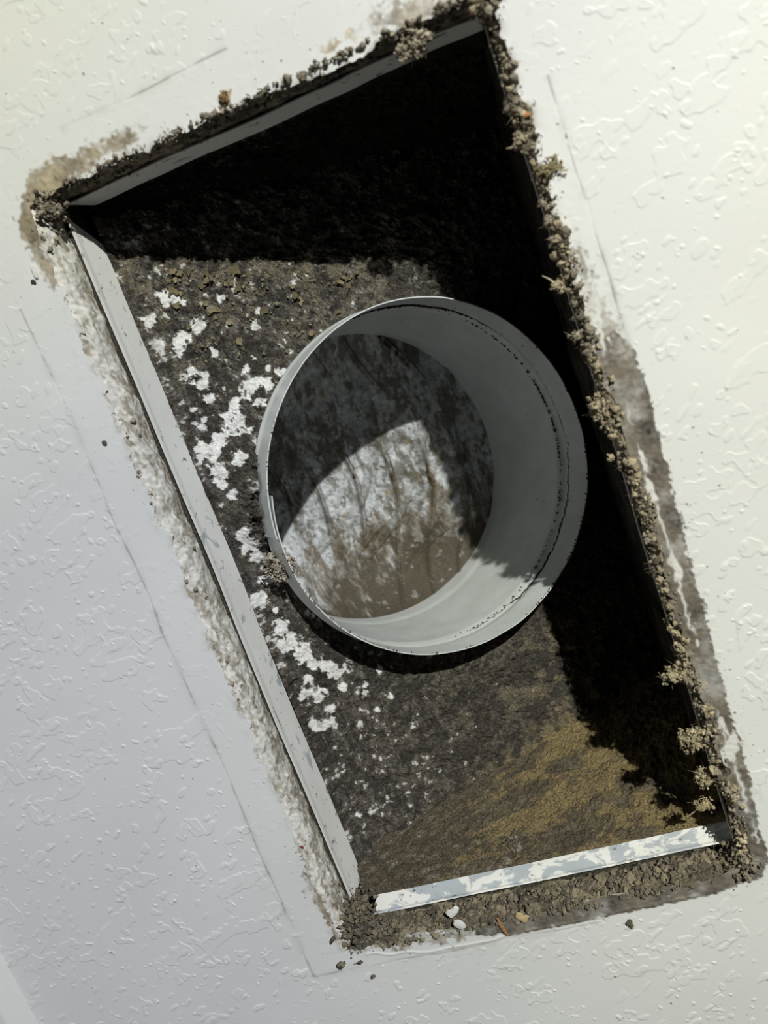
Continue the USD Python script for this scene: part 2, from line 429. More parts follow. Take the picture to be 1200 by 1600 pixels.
PZ = np.stack([GX, GY, -height], -1)
quad = shapely.Polygon(poly([(-90, -90), (1290, -90), (1290, 1690), (-90, 1690)]))
cells_in = shapely.contains_xy(quad, GX[:-1, :-1], GY[:-1, :-1]) & (GX[:-1, :-1] > -252)
ch = hole[:-1, :-1] | hole[1:, 1:] | hole[1:, :-1] | hole[:-1, 1:]
v1, f1, c1 = grid(PZ, (0, 0, -1), cells_in & ~ch, col)
K = 12                                                       # coarser beyond what the photograph shows
ci = cells_in[: (cells_in.shape[0] // K) * K, : (cells_in.shape[1] // K) * K].reshape(cells_in.shape[0] // K, K, cells_in.shape[1] // K, K)
block = ci.all((1, 3))
hb = ch[: ci.shape[0] * K, : ci.shape[2] * K].reshape(ci.shape).any((1, 3))
PC, CC = PZ[::K, ::K][: block.shape[0] + 1, : block.shape[1] + 1], col[::K, ::K][: block.shape[0] + 1, : block.shape[1] + 1]
v2, f2, c2 = grid(PC * [1, 1, 1] + [0, 0, 0.02], (0, 0, -1), (~block & ~hb)[: PC.shape[0] - 1, : PC.shape[1] - 1], CC)
xe, ye = PC[0, -1, 0], PC[-1, 0, 1]
outer = []
for x0, x1, y0, y1 in ((X0, 900, -1100, Y0), (X0, 900, ye, 900), (xe, 900, Y0, ye)):
    outer.append(grid(np.array([[(x0, y0, 0), (x1, y0, 0)], [(x0, y1, 0), (x1, y1, 0)]], float), (0, 0, -1)) + (np.tile(paint, (4, 1)),))
v, f, c = join([(v1, f1, c1), (v2, f2, c2)] + outer)
ceiling = UsdGeom.Xform.Define(stage, path_of("ceiling"))
ceiling.AddTranslateOp().Set(Gf.Vec3d(0, 0, CEIL))
ceiling = tag(ceiling.GetPrim(), "off-white knockdown textured ceiling around the dirty duct opening", None, None, "structure")
put("textured_paint", v, f, M_CEIL, ceiling, c)

# torn plaster edge of the ceiling board, one piece along each side
def cut_edge(side, prof, a0, a1, seed, tones, lump):
    n = int((a1 - a0) / 0.45)
    along = np.linspace(a0, a1, n)
    prof = np.array(prof, float)
    s = np.r_[0, np.cumsum(np.linalg.norm(np.diff(prof, axis=0), axis=1))]
    mrow = max(int(s[-1] / 0.45), 8)
    off, w = (np.interp(np.linspace(0, s[-1], mrow), s, prof[:, k]) for k in (0, 1))
    nz = fbmg((mrow, n), 2.6 / 0.45, seed, 4, 0.7)
    off2 = off[:, None] + np.sign(side[1]) * lump * nz * np.linspace(1.0, 0.5, mrow)[:, None]
    w2 = w[:, None] - 0.35 * lump * fbmg((mrow, n), 1.2 / 0.45, seed + 7, 3) * np.linspace(0.0, 1, mrow)[:, None]
    al = np.tile(along, (mrow, 1))
    P = np.stack([off2, al, w2] if side[0] == "x" else [al, off2, w2], -1)
    t = sstep(-0.7, 0.7, fbmg((mrow, n), (1.3 / 0.45, 3 / 0.45), seed + 3, 4, 0.8) + tones[2])
    C = mixc(np.tile(np.array(tones[0]), (mrow, n, 1)), tones[1], t)
    C *= (1 + 0.12 * gn((mrow, n), 1, seed + 5))[..., None]
    return grid(P, (side[1] if side[0] == "x" else 0, side[1] if side[0] == "y" else 0, -0.5), None, C)


WHITE, DUST, DARK = (0.72, 0.70, 0.65), (0.32, 0.275, 0.20), (0.14, 0.12, 0.092)
ed = put("cut_edge", *cut_edge(("x", 1), [(-85, 0.4), (-81.2, 0.5), (-79.6, 1.6), (-77.9, 4.5), (-77.2, 8), (-77.2, 12), (-77.6, 15)], -157, 165, 301, (WHITE, (0.42, 0.375, 0.30), -0.35), 0.42)[:2], M_EDGE, ceiling, cut_edge(("x", 1), [(-85, 0.4), (-81.2, 0.5), (-79.6, 1.6), (-77.9, 4.5), (-77.2, 8), (-77.2, 12), (-77.6, 15)], -157, 165, 301, (WHITE, (0.42, 0.375, 0.30), -0.35), 0.42)[2])
for side, prof, a0, a1, seed, tn, lump in (
        (("y", 1), [(-159, 0.5), (-156.2, 0.7), (-155.8, 4), (-155.6, 13.5)], -84, 90, 321, (DUST, DARK, 0.2), 0.5),
        (("x", -1), [(92, 0.5), (89, 0.6), (87.6, 2.5), (87.2, 8), (87, 14)], -157, 166, 341, (DUST, DARK, 0.0), 0.7),
        (("y", -1), [(167, 0.5), (163.4, 0.6), (162.7, 2.0), (162.0, 5), (161.5, 9), (161.3, 14)], -84, 90, 361, ((0.26, 0.22, 0.155), (0.11, 0.094, 0.072), 0.1), 1.3)):
    e = cut_edge(side, prof, a0, a1, seed, tn, lump)
    put("cut_edge", e[0], e[1], M_EDGE, ceiling, e[2])

# ------------------------------------------------------------------ wall and moulding at the far left
wl = trimesh.creation.box([0.02, 2.0, 2.4]); wl.apply_translation([-0.253 - 0.01, 0, 1.2])
g = usdkit.mesh(stage, path_of("wall_left"), wl, M_WALL); tag(g.GetPrim(), "plain pale grey wall beside the opening, past the white moulding", None, None, "structure")
P = shapely.Polygon([(-253.2, 0.3), (-239.6, 0.3), (-240, -0.6), (-241.0, -2.2), (-242.4, -4.4), (-244.2, -6.6), (-245.6, -7.9), (-246.6, -8.4), (-253.2, -8.6)])
pr = np.array(P.exterior.coords)[:-1]
ny = 60
yy = np.linspace(-1000, 900, ny)
ring = np.stack([np.tile(pr[:, 0], (ny, 1)), np.tile(yy[:, None], (1, len(pr))), np.tile(pr[:, 1], (ny, 1))], -1)
v, f = grid(np.concatenate([ring, ring[:, :1]], 1))
ctr = np.array([-247, 0, -2.0])
nn = np.cross(v[f[:, 1]] - v[f[:, 0]], v[f[:, 2]] - v[f[:, 0]])
if ((v[f].mean(1) - ctr) * [1, 0, 1] * nn).sum() < 0:
    f = f[:, ::-1]
tag(put("trim_1", v, f, M_TRIM, smooth=False), "white moulding strip where the ceiling meets the wall, bottom left", None, None, "structure")

# ------------------------------------------------------------------ the sheet-metal register boot above the opening
AX = np.array([-0.542, 0, 0.84]); AX /= np.linalg.norm(AX)      # the collar's axis, up and to the left
E1 = np.array([AX[2], 0, -AX[0]]); E2 = np.array([0, 1.0, 0])
RIM = np.array([17.6, -8.0, 57.5]); PROUD = 17.4                # rim of the collar and how far it stands out of the slanted panel
Q = RIM + AX * PROUD
RAD = 76.0
boot = thing("register_boot", "galvanised sheet metal register boot above the ceiling opening, caked inside with brown dust", "duct boot")
XL, XR = -72.5, 86.5


NP = np.array([-math.sin(math.radians(28)), 0, math.cos(math.radians(28))])
QP = np.array([-72.0, 0, 32.5])                                 # the slanted panel's plane; it turns down to the lip at its left


def panel_w(x):
    x = np.asarray(x, float)
    return QP[2] - NP[0] / NP[2] * (x - QP[0]) - 3.8 * (1 - np.clip((x + 72.5) / 5.0, 0, 1)) ** 1.8


def ring_angle(px):
    p = ray_plane(px, AX, RIM) - RIM
    return math.atan2(p @ E2, p @ E1)


def onp(px, lift=0.0):
    """The point of the slanted panel seen at a pixel."""
    return ray_plane(px, NP, QP) - NP * lift


def crease_lo(x):
    return np.polyval(CRL, x)


def crease_hi(x):
    return np.interp(x, [-75, 90], [-152, -142])


CR = np.array([onp(p) for p in [(596, 1308), (733, 1225), (833, 1175), (880, 1130)]])
CRL = np.polyfit(CR[:, 0], CR[:, 1], 1)


PS = 0.46
nx_, ny_ = int((XR - XL) / NP[2] / PS), int(296 / PS)
px_ = np.linspace(XL, XR, nx_)
tt = np.linspace(0, 1, ny_)[:, None]
PX = np.tile(px_, (ny_, 1))
PY = crease_hi(PX) + (crease_lo(PX) + 5.0 - crease_hi(PX)) * tt
PW = panel_w(PX)
S2 = PX.shape
blobs = [(268, 467, 13), (345, 465, 7), (235, 500, 7), (310, 507, 9), (285, 530, 10), (280, 548, 9), (335, 550, 6), (312, 602, 12), (322, 588, 7), (330, 622, 8), (365, 630, 8), (372, 660, 16), (355, 652, 8), (390, 612, 10), (402, 595, 7), (417, 600, 8), (405, 627, 8), (440, 580, 7), (405, 485, 6), (400, 510, 6), (328, 702, 13), (345, 690, 11), (337, 682, 6), (372, 710, 9), (371, 722, 6), (342, 740, 12), (346, 756, 8), (362, 772, 7), (378, 835, 9), (386, 850, 11), (400, 868, 9), (411, 905, 10), (406, 932, 7), (440, 978, 10), (452, 1008, 11), (470, 1020, 13), (490, 1037, 9), (515, 1045, 15), (508, 1075, 8), (528, 1050, 9), (475, 1085, 9), (500, 1090, 8), (520, 1128, 9), (535, 1075, 5), (482, 1060, 8), (492, 1128, 8), (572, 1068, 5), (571, 1085, 6), (590, 1045, 6), (516, 1110, 6), (505, 1135, 8), (585, 1265, 6), (605, 1250, 6), (560, 1272, 5), (612, 1088, 4), (590, 1110, 4), (523, 1170, 4), (563, 1130, 4), (430, 955, 5), (455, 990, 6), (300, 640, 5), (303, 660, 4), (320, 655, 5), (318, 668, 5), (350, 605, 4), (300, 580, 4), (250, 540, 4), (385, 575, 5), (420, 575, 4), (397, 560, 5)]
field = np.zeros(S2)
for bx, by, br in blobs:
    p = onp((bx, by))
    r = br * 0.325
    dx, dy = (PX - p[0]) / NP[2], PY - p[1]
    field = np.maximum(field, 1.3 * np.exp(-(dx * dx + dy * dy) / (1.25 * r * r)))
fine = fbmg(S2, 1.0 / PS, 401, 3, 0.8)
coarse = fbmg(S2, 2.2 / PS, 402, 4, 0.8)
lowp = sstep(55, 95, PY)                                        # crisp bare patches above, a thinner chalky bloom below
white = sstep(0.52 - 0.17 * lowp, 0.72 + 0.55 * lowp, field + (0.20 + 0.12 * lowp) * coarse + (0.20 + 0.16 * lowp) * fine) * sstep(0.06, 0.28, field)
leftness = np.clip(1 - (PX + 70) / 75, 0, 1)
white = np.maximum(white, 0.65 * sstep(2.1, 2.6, fine + 0.8 * coarse * leftness + 0.55 * leftness - 1.3 * sstep(-15, 45, PX)))
dust1, dust2, tan = np.array([0.085, 0.076, 0.065]), np.array([0.185, 0.162, 0.128]), np.array([0.36, 0.285, 0.155])
C = mixc(np.tile(dust1, S2 + (1,)), dust2, sstep(-0.9, 1.3, coarse + 0.5 * fine))
streak = sstep(0.3, 1.5, fbmg(S2, (2.4 / PS, 0.6 / PS), 405, 3, 0.7)) * leftness
C = mixc(C, (0.50, 0.475, 0.44), 0.22 * streak)
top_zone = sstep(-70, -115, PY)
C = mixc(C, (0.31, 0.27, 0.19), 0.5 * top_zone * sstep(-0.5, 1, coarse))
gl = sstep(0.9, 1.6, fine) * sstep(10, -60, PY)
C = mixc(C, (0.42, 0.40, 0.37), 0.45 * gl)
cre = np.abs(PY - crease_lo(PX))
C = mixc(C, tan, 0.75 * np.exp(-cre / 4.0) * sstep(-40, 20, PX) * sstep(-0.8, 0.8, coarse))
C = mixc(C, tan, 0.5 * sstep(0.2, 1.6, coarse) * sstep(-20, 60, PX) * sstep(60, 110, PY))
C = mixc(C, (0.84, 0.83, 0.81), np.clip(white, 0, 1) * (0.86 + 0.1 * np.clip(fine, -2, 1)))
hgt = 0.55 * fbmg(S2, 2.6 / PS, 411, 5, 0.78) + 0.75 * sstep(0.7, 1.7, gn(S2, 1.1 / PS, 412)) + 0.5 * sstep(1.2, 2.0, gn(S2, 1.9 / PS, 416)) - 0.5 * sstep(1.5, 2.3, gn(S2, 0.9 / PS, 417)) + 0.16 * gn(S2, 0.8, 415)
hgt = hgt * (1 - 0.55 * white) - 0.22 * white
hgt += 2.2 * np.exp(-(((PX + 52) / 3.5) ** 2)) * np.exp(-(((PY - 25) / 22) ** 2)) * (1 + 0.3 * fine)
hgt += 0.5 * np.exp(-((cre / 3.5) ** 2))
rel = np.stack([PX, PY, PW], -1) - RIM
in_e1, in_e2 = rel @ E1, rel @ E2
pile_d = np.clip(np.hypot(in_e1, in_e2) - RAD, 0, None)
pile_a = np.angle(np.exp(1j * (np.arctan2(in_e2, in_e1) - ring_angle((419, 775)))))
hgt += 15.0 * np.exp(-(pile_d / 5.5) ** 1.4) * np.exp(-((pile_a / 0.30) ** 4)) * (1 + 0.12 * fine)
PP = np.stack([PX, PY, PW], -1) - NP * hgt[..., None]
cxy = ((rel - (rel @ AX)[..., None] * AX) ** 2).sum(-1)
inr = cxy < (RAD + 0.2) ** 2
keep = ~(inr[:-1, :-1] & inr[1:, 1:] & inr[:-1, 1:] & inr[1:, :-1])
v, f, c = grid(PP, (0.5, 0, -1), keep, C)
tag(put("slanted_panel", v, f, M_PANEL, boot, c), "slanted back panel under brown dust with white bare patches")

# ends of the boot: from the lip to the panel's crease
LIPY0, LIPY1 = -154.6, 155.5
def end_wall(lip_y, lip_w, crease, sgn, seed, tones):
    nx2, nw = 420, 150
    x = np.linspace(XL, XR, nx2)
    t = np.linspace(0, 1, nw)[:, None]
    A = np.stack([x, np.full(nx2, lip_y), np.full(nx2, lip_w)], -1)
    B = np.stack([x, crease(x), panel_w(x) + 0.4], -1)
    P = A[None] * (1 - t[..., None]) + B[None] * t[..., None]
    h = 0.6 * fbmg((nw, nx2), (4, 7), seed, 5, 0.78) + 0.4 * sstep(0.6, 1.8, gn((nw, nx2), (2, 3), seed + 3))
    P = P + np.array([0, -sgn, -0.45]) * (h * np.minimum(1, np.minimum(t, 1 - t) * 12))[..., None]
    n1 = fbmg((nw, nx2), (7, 16), seed + 5, 5, 0.75)
    n2 = fbmg((nw, nx2), (3, 4), seed + 6, 4, 0.8)
    C = mixc(np.tile(np.array(tones[0]), (nw, nx2, 1)), tones[1], sstep(-1, 1, n2))
    C = mixc(C, tones[2], sstep(-0.5, 0.9, n1 + 1.5 * (x[None] - 25) / 60.0))
    C = mixc(C, (0.5, 0.5, 0.5), 0.75 * sstep(0.85, 1.5, n2) * np.exp(-((x[None] + 5) / 12) ** 2) * np.exp(-((t - 0.16) / 0.16) ** 2) + 0.5 * sstep(1.6, 2.2, n2) * sstep(10, -60, x[None]))
    return grid(P, (0, -sgn, -0.5), None, C)


e = end_wall(LIPY1, 20.5, crease_lo, 1, 501, ((0.13, 0.108, 0.08), (0.20, 0.167, 0.115), (0.31, 0.24, 0.125)))
tag(put("end_wall", e[0], e[1], M_PANEL, boot, e[2]), "lower end wall with tan dust")
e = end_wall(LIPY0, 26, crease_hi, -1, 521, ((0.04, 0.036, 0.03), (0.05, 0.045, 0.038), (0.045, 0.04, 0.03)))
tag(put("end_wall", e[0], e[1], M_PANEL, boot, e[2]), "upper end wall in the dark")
yy, ww = np.meshgrid(np.linspace(LIPY0, LIPY1, 220), np.linspace(0, 1, 60))
top_w = panel_w(XR)
yy2 = yy + (np.interp(yy, [LIPY0, LIPY1], [crease_hi(XR), crease_lo(XR)]) - yy) * ww
P = np.stack([np.full(yy.shape, XR), yy2, 20 + (top_w + 0.4 - 20) * ww], -1)
P[..., 0] -= 0.5 * fbmg(yy.shape, (3, 3), 531, 4, 0.75) * np.minimum(1, np.minimum(ww, 1 - ww) * 10)
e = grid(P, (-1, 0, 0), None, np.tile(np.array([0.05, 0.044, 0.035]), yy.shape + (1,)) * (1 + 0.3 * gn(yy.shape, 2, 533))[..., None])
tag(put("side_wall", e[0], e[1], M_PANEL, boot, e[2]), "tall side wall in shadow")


# lips of the boot's mouth, seen past the torn plaster
def lip(p0, p1, d0, d1, seed, facing, wave=0.35, hem=True):
    n = 260
    a = np.linspace(0, 1, n)[None, :, None]
    t = np.linspace(0, 1, 14)[:, None, None]
    p0, p1, d0, d1 = (np.asarray(q, float) for q in (p0, p1, d0, d1))
    L = p0 + (p1 - p0) * a
    U = d0 + (d1 - d0) * a
    P = L + (U - L) * t
    nz = gn((1, n), (0, 14), seed)[0][None, :, None] * wave + gn((14, n), (3, 9), seed + 1)[..., None] * wave * 0.35
    P = P + np.asarray(facing, float) * nz * np.sin(np.pi * np.clip(a * 1.0, 0, 1)) ** 0.3
    if hem:
        bead = np.asarray(facing, float) * (0.7 * np.exp(-((t - 0.05) / 0.07) ** 2))
        P = P + bead
    return sheet(P, 0.6, facing)


for p0, p1, d0, d1, seed, fc, lab in (
        ((-75, -151, 13), (-75, 151, 13), (XL, -141, 28.5), (XL, 150, 28.5), 601, (0.85, 0, -0.5), "long white painted lip on the lit side"),
        ((-74, -155, 12.5), (84.5, -155, 12.5), (-68.5, LIPY0, 26), (86, LIPY0, 26), 611, (0, 0.95, -0.2), "grey lip along the upper edge"),
        ((86.2, -154, 13), (86.2, 159, 13), (XR, LIPY0, 22), (XR, LIPY1, 22), 621, (-0.98, 0, -0.2), "thin lip along the shadowed side"),
        ((-69, 159.5, 13.2), (86, 159.5, 13.2), (-66, LIPY1, 20.6), (86, LIPY1, 20.6), 631, (0, -0.85, -0.5), "paint spattered lip along the lower edge")):
    vv, ff = lip(p0, p1, d0, d1, seed, fc)
    tag(put("mouth_lip", vv, ff, M_STRIP_WORN if seed == 631 else M_STRIP, boot, smooth=40), lab)

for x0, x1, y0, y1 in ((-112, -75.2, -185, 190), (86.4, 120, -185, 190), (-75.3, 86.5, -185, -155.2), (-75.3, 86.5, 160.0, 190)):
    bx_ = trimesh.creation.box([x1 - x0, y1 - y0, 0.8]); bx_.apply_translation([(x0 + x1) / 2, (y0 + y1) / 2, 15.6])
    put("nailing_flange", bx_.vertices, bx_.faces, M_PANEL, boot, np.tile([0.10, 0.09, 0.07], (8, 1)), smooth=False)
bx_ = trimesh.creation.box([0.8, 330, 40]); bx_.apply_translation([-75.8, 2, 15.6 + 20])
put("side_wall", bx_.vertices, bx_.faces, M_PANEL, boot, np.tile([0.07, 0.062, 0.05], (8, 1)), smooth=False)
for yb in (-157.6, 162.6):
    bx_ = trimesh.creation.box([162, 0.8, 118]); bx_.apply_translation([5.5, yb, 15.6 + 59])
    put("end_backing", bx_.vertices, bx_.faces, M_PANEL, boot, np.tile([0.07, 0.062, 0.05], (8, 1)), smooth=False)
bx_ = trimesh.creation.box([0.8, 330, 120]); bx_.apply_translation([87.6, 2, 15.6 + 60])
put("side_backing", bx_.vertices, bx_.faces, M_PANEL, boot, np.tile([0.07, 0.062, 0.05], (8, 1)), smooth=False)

# the round collar: one sheet rolled round, its ends overlapping on the left
def on_ring(a, r, ph):
    return RIM + AX * np.asarray(a)[..., None] + np.asarray(r)[..., None] * (np.cos(ph)[..., None] * E1 + np.sin(ph)[..., None] * E2)


ph_in, ph_out = ring_angle((425, 775)), ring_angle((433, 842))
if ph_in < 0: ph_in += 2 * np.pi
if ph_out < 0: ph_out += 2 * np.pi
lo, hi = min(ph_in, ph_out), max(ph_in, ph_out)
# runs from the inner end (starting at the upper mark, angle "hi") round by decreasing angle to the outer end below it
npz, na = 500, 74
s = np.linspace(0, 1, npz)
ph = hi - s * (2 * np.pi + (hi - lo))
ph = hi - s * (2 * np.pi) + (s - 0.5) * 0 - s * (hi - lo) * 1.0
rr = RAD - 1.5 * np.exp(-(s * 2 * np.pi / 0.5) ** 2) + 0.5 * np.sin(3 * ph) * 0.5
a = np.r_[np.linspace(0, 12, 14), np.linspace(12.5, 24, 26), np.linspace(25, 85, 34)]
prof_r = 0.9 * np.exp(-((a - 17.5) / 2.2) ** 2) - 0.5 * sstep(20, 24, a) - 0.5 * sstep(70, 73, a) + 0.35 * np.exp(-((a - 71.5) / 1.2) ** 2)
A_, PH = np.meshgrid(a, ph, indexing="ij")
Rg = rr[None] + prof_r[:, None]
Pr = on_ring(A_ - 0.25 * gn(A_.shape, (0.1, 5), 641) * (A_ < 0.1), Rg, PH)
vi, fi = sheet(Pr, 0.55, (0, 0, 0))
ctr = RIM + AX * 40
nn = np.cross(vi[fi[:, 1]] - vi[fi[:, 0]], vi[fi[:, 2]] - vi[fi[:, 0]])
mid_v = vi[fi].mean(1) - RIM
rad_v = mid_v - (mid_v @ AX)[:, None] * AX
inner_faces = slice(0, 2 * (na - 1) * 0 + (len(a) - 1) * (npz - 1))
if (nn[inner_faces] * rad_v[inner_faces]).sum() > 0:
    fi = fi[:, ::-1]
collar = tag(put("collar", vi, fi, M_ZINC, boot, smooth=35), "round galvanised collar with a rolled bead")
# dirt caught in the collar's bead and on its rim
g = np.random.default_rng(651)
n = 230
aa, pp = 20.5 + 0.35 * g.standard_normal(n), np.concatenate([g.normal(-0.05, 0.28, n // 2), g.uniform(-0.9, 1.7, n - n // 2)])
cc = on_ring(aa, np.full(n, RAD - 0.3), pp)
k = 260
c2_ = on_ring(g.normal(0, 0.15, k), RAD + g.normal(0, 0.3, k), g.uniform(-0.7, 3.9, k))
m2 = 60
c3_ = on_ring(g.uniform(3, 60, m2), np.full(m2, RAD - 0.4), g.uniform(-1.2, 0.6, m2))
allc = np.vstack([cc, c2_, c3_])
rd = np.r_[g.uniform(0.15, 0.5, n), g.uniform(0.12, 0.4, k), g.uniform(0.1, 0.3, m2)]
tn = np.tile([0.10, 0.085, 0.06], (len(allc), 1)) * g.uniform(0.6, 1.5, (len(allc), 1))
vv, ff, c_ = grains(allc, rd, tn, 652, 0)
tag(put("caught_dirt", vv, ff, M_DUST, boot, c_, smooth=False), "dark crumbs in the collar bead and on its rim", kind="stuff")

# ------------------------------------------------------------------ the flexible duct behind the collar
duct = thing("flexible_duct", "flexible duct with wrinkled silver liner seen through the round collar, half lit", "duct")
LS = 0.42
uu, vv_ = np.meshgrid(np.arange(-79, 79.1, LS), np.arange(-79, 79.1, LS))
S3 = uu.shape
rr_ = np.hypot(uu, vv_)
# the run kinks hard to the left right behind the collar, so that its far wall closes the view
A3 = 90 - 9 * np.exp(-(((uu - 44) / 20) ** 2)) + 0.42 * np.clip(52 - uu, 0, None) + 0.0016 * np.clip(10 - uu, 0, None) ** 2
fall = np.clip(rr_ / 77.0, 0, 1) ** 4.5
fall = np.where(uu < 0, fall * (1 - 0.55 * np.clip(-uu / 77, 0, 1)), fall)
PITCH = 17.5
hel = (70 - uu) - 0.0042 * (vv_ + 6) ** 2 + 0.05 * vv_ + 1.6 * gn(S3, 14 / LS, 701)
saw = np.mod(hel, PITCH)
dline = np.minimum(saw, PITCH - saw)
str_ = sstep(-1.2, 0.6, gn(S3, 12 / LS, 709))
crest = np.exp(-((dline / 0.75) ** 2)) * str_
# slack wrinkles fanning out from the lower side
wr = np.zeros(S3)
for k, (x0, y0, an, ln_, dp) in enumerate([(12, 34, 2.45, 46, 1.6), (-8, 40, 2.5, 40, 1.4), (32, 22, 2.2, 40, 1.2), (-22, 30, 2.65, 30, 1.2), (20, -20, 1.75, 50, 1.1), (38, -6, 1.9, 44, 1.3), (4, 12, 2.2, 36, 1.3), (-30, 8, 1.9, 36, 1.0), (46, 24, 2.3, 36, 1.1), (26, 48, 2.7, 40, 1.2)]):
    dx, dy = uu - x0, vv_ - y0
    al, ac = dx * math.cos(an) + dy * math.sin(an), -dx * math.sin(an) + dy * math.cos(an)
    ac = ac + 0.006 * al**2 * (1 if k % 2 else -1)
    wr += dp * np.exp(-((al / (ln_ * 0.5)) ** 2)) * (np.exp(-((ac / 1.1) ** 2)) - 0.6 * np.exp(-(((ac - 2.2) / 1.6) ** 2)))
n1 = fbmg(S3, (7 / LS, 4 / LS), 711, 5, 0.8); n2 = fbmg(S3, (6 / LS, 1.6 / LS), 712, 4, 0.75)
ax3 = 83.0 + (A3 - 83.0) * (1 - fall) + 1.5 * np.sin(np.pi * saw / PITCH) * str_ * (1 - fall) - 1.7 * crest - 1.5 * wr + 0.5 * fbmg(S3, 4 / LS, 703, 4, 0.7) * (1 - fall)
Pl = RIM + AX * ax3[..., None] + uu[..., None] * E1 + vv_[..., None] * E2
silver, mud, ochre = np.array([0.55, 0.565, 0.58]), np.array([0.085, 0.069, 0.048]), np.array([0.27, 0.19, 0.07])
Cl = np.tile(silver, S3 + (1,)) * (1 + 0.10 * fbmg(S3, 1.2 / LS, 716, 3))[..., None]
Cl = mixc(Cl, (0.17, 0.155, 0.125), 0.85 * sstep(-0.2, 1.3, n1))
Cl = mixc(Cl, (0.15, 0.13, 0.10), 0.7 * sstep(0.5, 1.5, n2) + 0.75 * np.exp(-(((dline - 0.9) / 0.8) ** 2)) * str_)
Cl = mixc(Cl, (0.11, 0.092, 0.065), np.clip(0.55 * np.abs(wr), 0, 0.8))
Cl = mixc(Cl, (0.12, 0.105, 0.085), 0.5 * sstep(0.5, 1.4, fbmg(S3, 0.9 / LS, 717, 3, 0.8)))
Cl = mixc(Cl, ochre, 0.7 * sstep(2.0, 2.6, gn(S3, 2.2 / LS, 713)))
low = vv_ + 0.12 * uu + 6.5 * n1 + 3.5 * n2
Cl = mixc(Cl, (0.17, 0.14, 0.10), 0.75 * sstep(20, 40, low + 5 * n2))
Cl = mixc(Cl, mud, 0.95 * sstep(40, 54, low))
Cl = mixc(Cl, (0.5, 0.5, 0.5), 0.35 * sstep(1.5, 2.2, fbmg(S3, 1.6 / LS, 718, 3, 0.8)) * sstep(40, 54, low))
ins = rr_ < 78.5
v, f, c = grid(Pl, -AX, ins[:-1, :-1] & ins[1:, 1:], Cl)
put("liner", v, f, M_LINER, duct, c)
# the sleeve of the duct, clamped round the outside of the collar
aa_, pp_ = np.meshgrid(np.linspace(58, 90, 12), np.linspace(0, 2 * np.pi, 97), indexing="ij")
Ps = on_ring(aa_, 79.2 + 0.7 * np.sin(9 * pp_ + aa_), pp_)
v, f = grid(Ps, None)
put("sleeve", v, f, M_LINER, duct, np.tile([0.5, 0.5, 0.5], (len(v), 1)))

# ------------------------------------------------------------------ dust along the four edges
TAN_D, GREY_D, DARK_D = np.array([0.62, 0.52, 0.35]), np.array([0.45, 0.39, 0.30]), np.array([0.24, 0.205, 0.155])


def crust(name, label, n, make, seed, big=0.75, level=1, fibres=40, flen=4.0, toward=(0, 0, -0.3), tones=(TAN_D, GREY_D, DARK_D), lumps=1.0):
    g = np.random.default_rng(seed)
    c = make(g, n)
    r = np.clip(big * g.lognormal(-0.75, 0.5, len(c)), 0.12, 1.5)
    pick = g.choice(3, len(c), p=[0.42, 0.36, 0.22])
    t = np.array(tones)[pick] * g.uniform(0.7, 1.25, (len(c), 1))
    fine_ = r < 0.42
    nl = n // 26
    lump = make(g, nl)
    lr = big * lumps * g.uniform(0.9, 2.5, nl)
    lt_ = np.array(tones)[g.choice(3, nl, p=[0.5, 0.32, 0.18])] * g.uniform(0.75, 1.1, (nl, 1))
    near_ = g.random(len(c)) < 0.6
    own = g.integers(nl, size=len(c))
    dirn = g.standard_normal((len(c), 3)); dirn /= np.linalg.norm(dirn, axis=1, keepdims=True)
    c = np.where(near_[:, None], lump[own] + dirn * (lr[own] * g.uniform(0.75, 1.1, len(c)))[:, None], c)
    t = np.where(near_[:, None], lt_[own] * g.uniform(0.8, 1.2, (len(c), 1)), t)
    parts = [grains(lump, lr, lt_, seed + 4, 2, 0.17, 0.45), grains(c[fine_], r[fine_], t[fine_], seed + 1, 0, 0.4), grains(c[~fine_], r[~fine_], t[~fine_], seed + 2, level, 0.38, 0.5)]
    parts += hairs(g, c, fibres, flen, (0.33, 0.28, 0.2), 1.0, 0.08, toward)
    v, f, k = join(parts)
    return tag(put(name, v, f, M_DUST, None, k), label, "dust", None, "stuff")


def clumpy(g, n, a0, a1, period=9.0):
    """Places along an edge, gathered into clumps."""
    k = int((a1 - a0) / period)
    mids = g.uniform(a0, a1, k)
    wgt = g.lognormal(0, 0.7, k); wgt /= wgt.sum()
    own = mids[g.choice(k, n, p=wgt)] + g.normal(0, period * 0.28, n)
    flat = g.uniform(a0, a1, n)
    return np.clip(np.where(g.random(n) < 0.62, own, flat), a0, a1)


def right_edge(g, n):
    y = clumpy(g, n, -152, 160)
    bulge = 2.2 * np.sin(y / 9.0) * np.sin(y / 23.0 + 1)
    x = 88.0 + bulge * 0.5 + np.clip(g.normal(0, 1.4, n), -2.4, 2.6) - 0.9 * np.minimum(g.exponential(0.8, n), 2.2) * (g.random(n) < 0.35)
    return np.stack([x, y, g.uniform(-0.9, 5.0, n) - 0.15 * np.abs(x - 88)], -1)


def bottom_edge(g, n):
    x = clumpy(g, n, -78, 90)
    d = g.random(n) ** 1.2
    y = 160.4 + 3.6 * (1 - d) + g.normal(0, 0.7, n)
    return np.stack([x, y, -0.2 + 10.5 * d + g.normal(0, 0.6, n)], -1)


def top_edge(g, n):
    x = clumpy(g, n, -80, 88)
    d = g.random(n) ** 1.5
    y = -155.4 - 1.5 * (1 - d) + g.normal(0, 0.6, n)
    return np.stack([x, y, -1.0 + 9.5 * d + g.normal(0, 0.5, n)], -1)


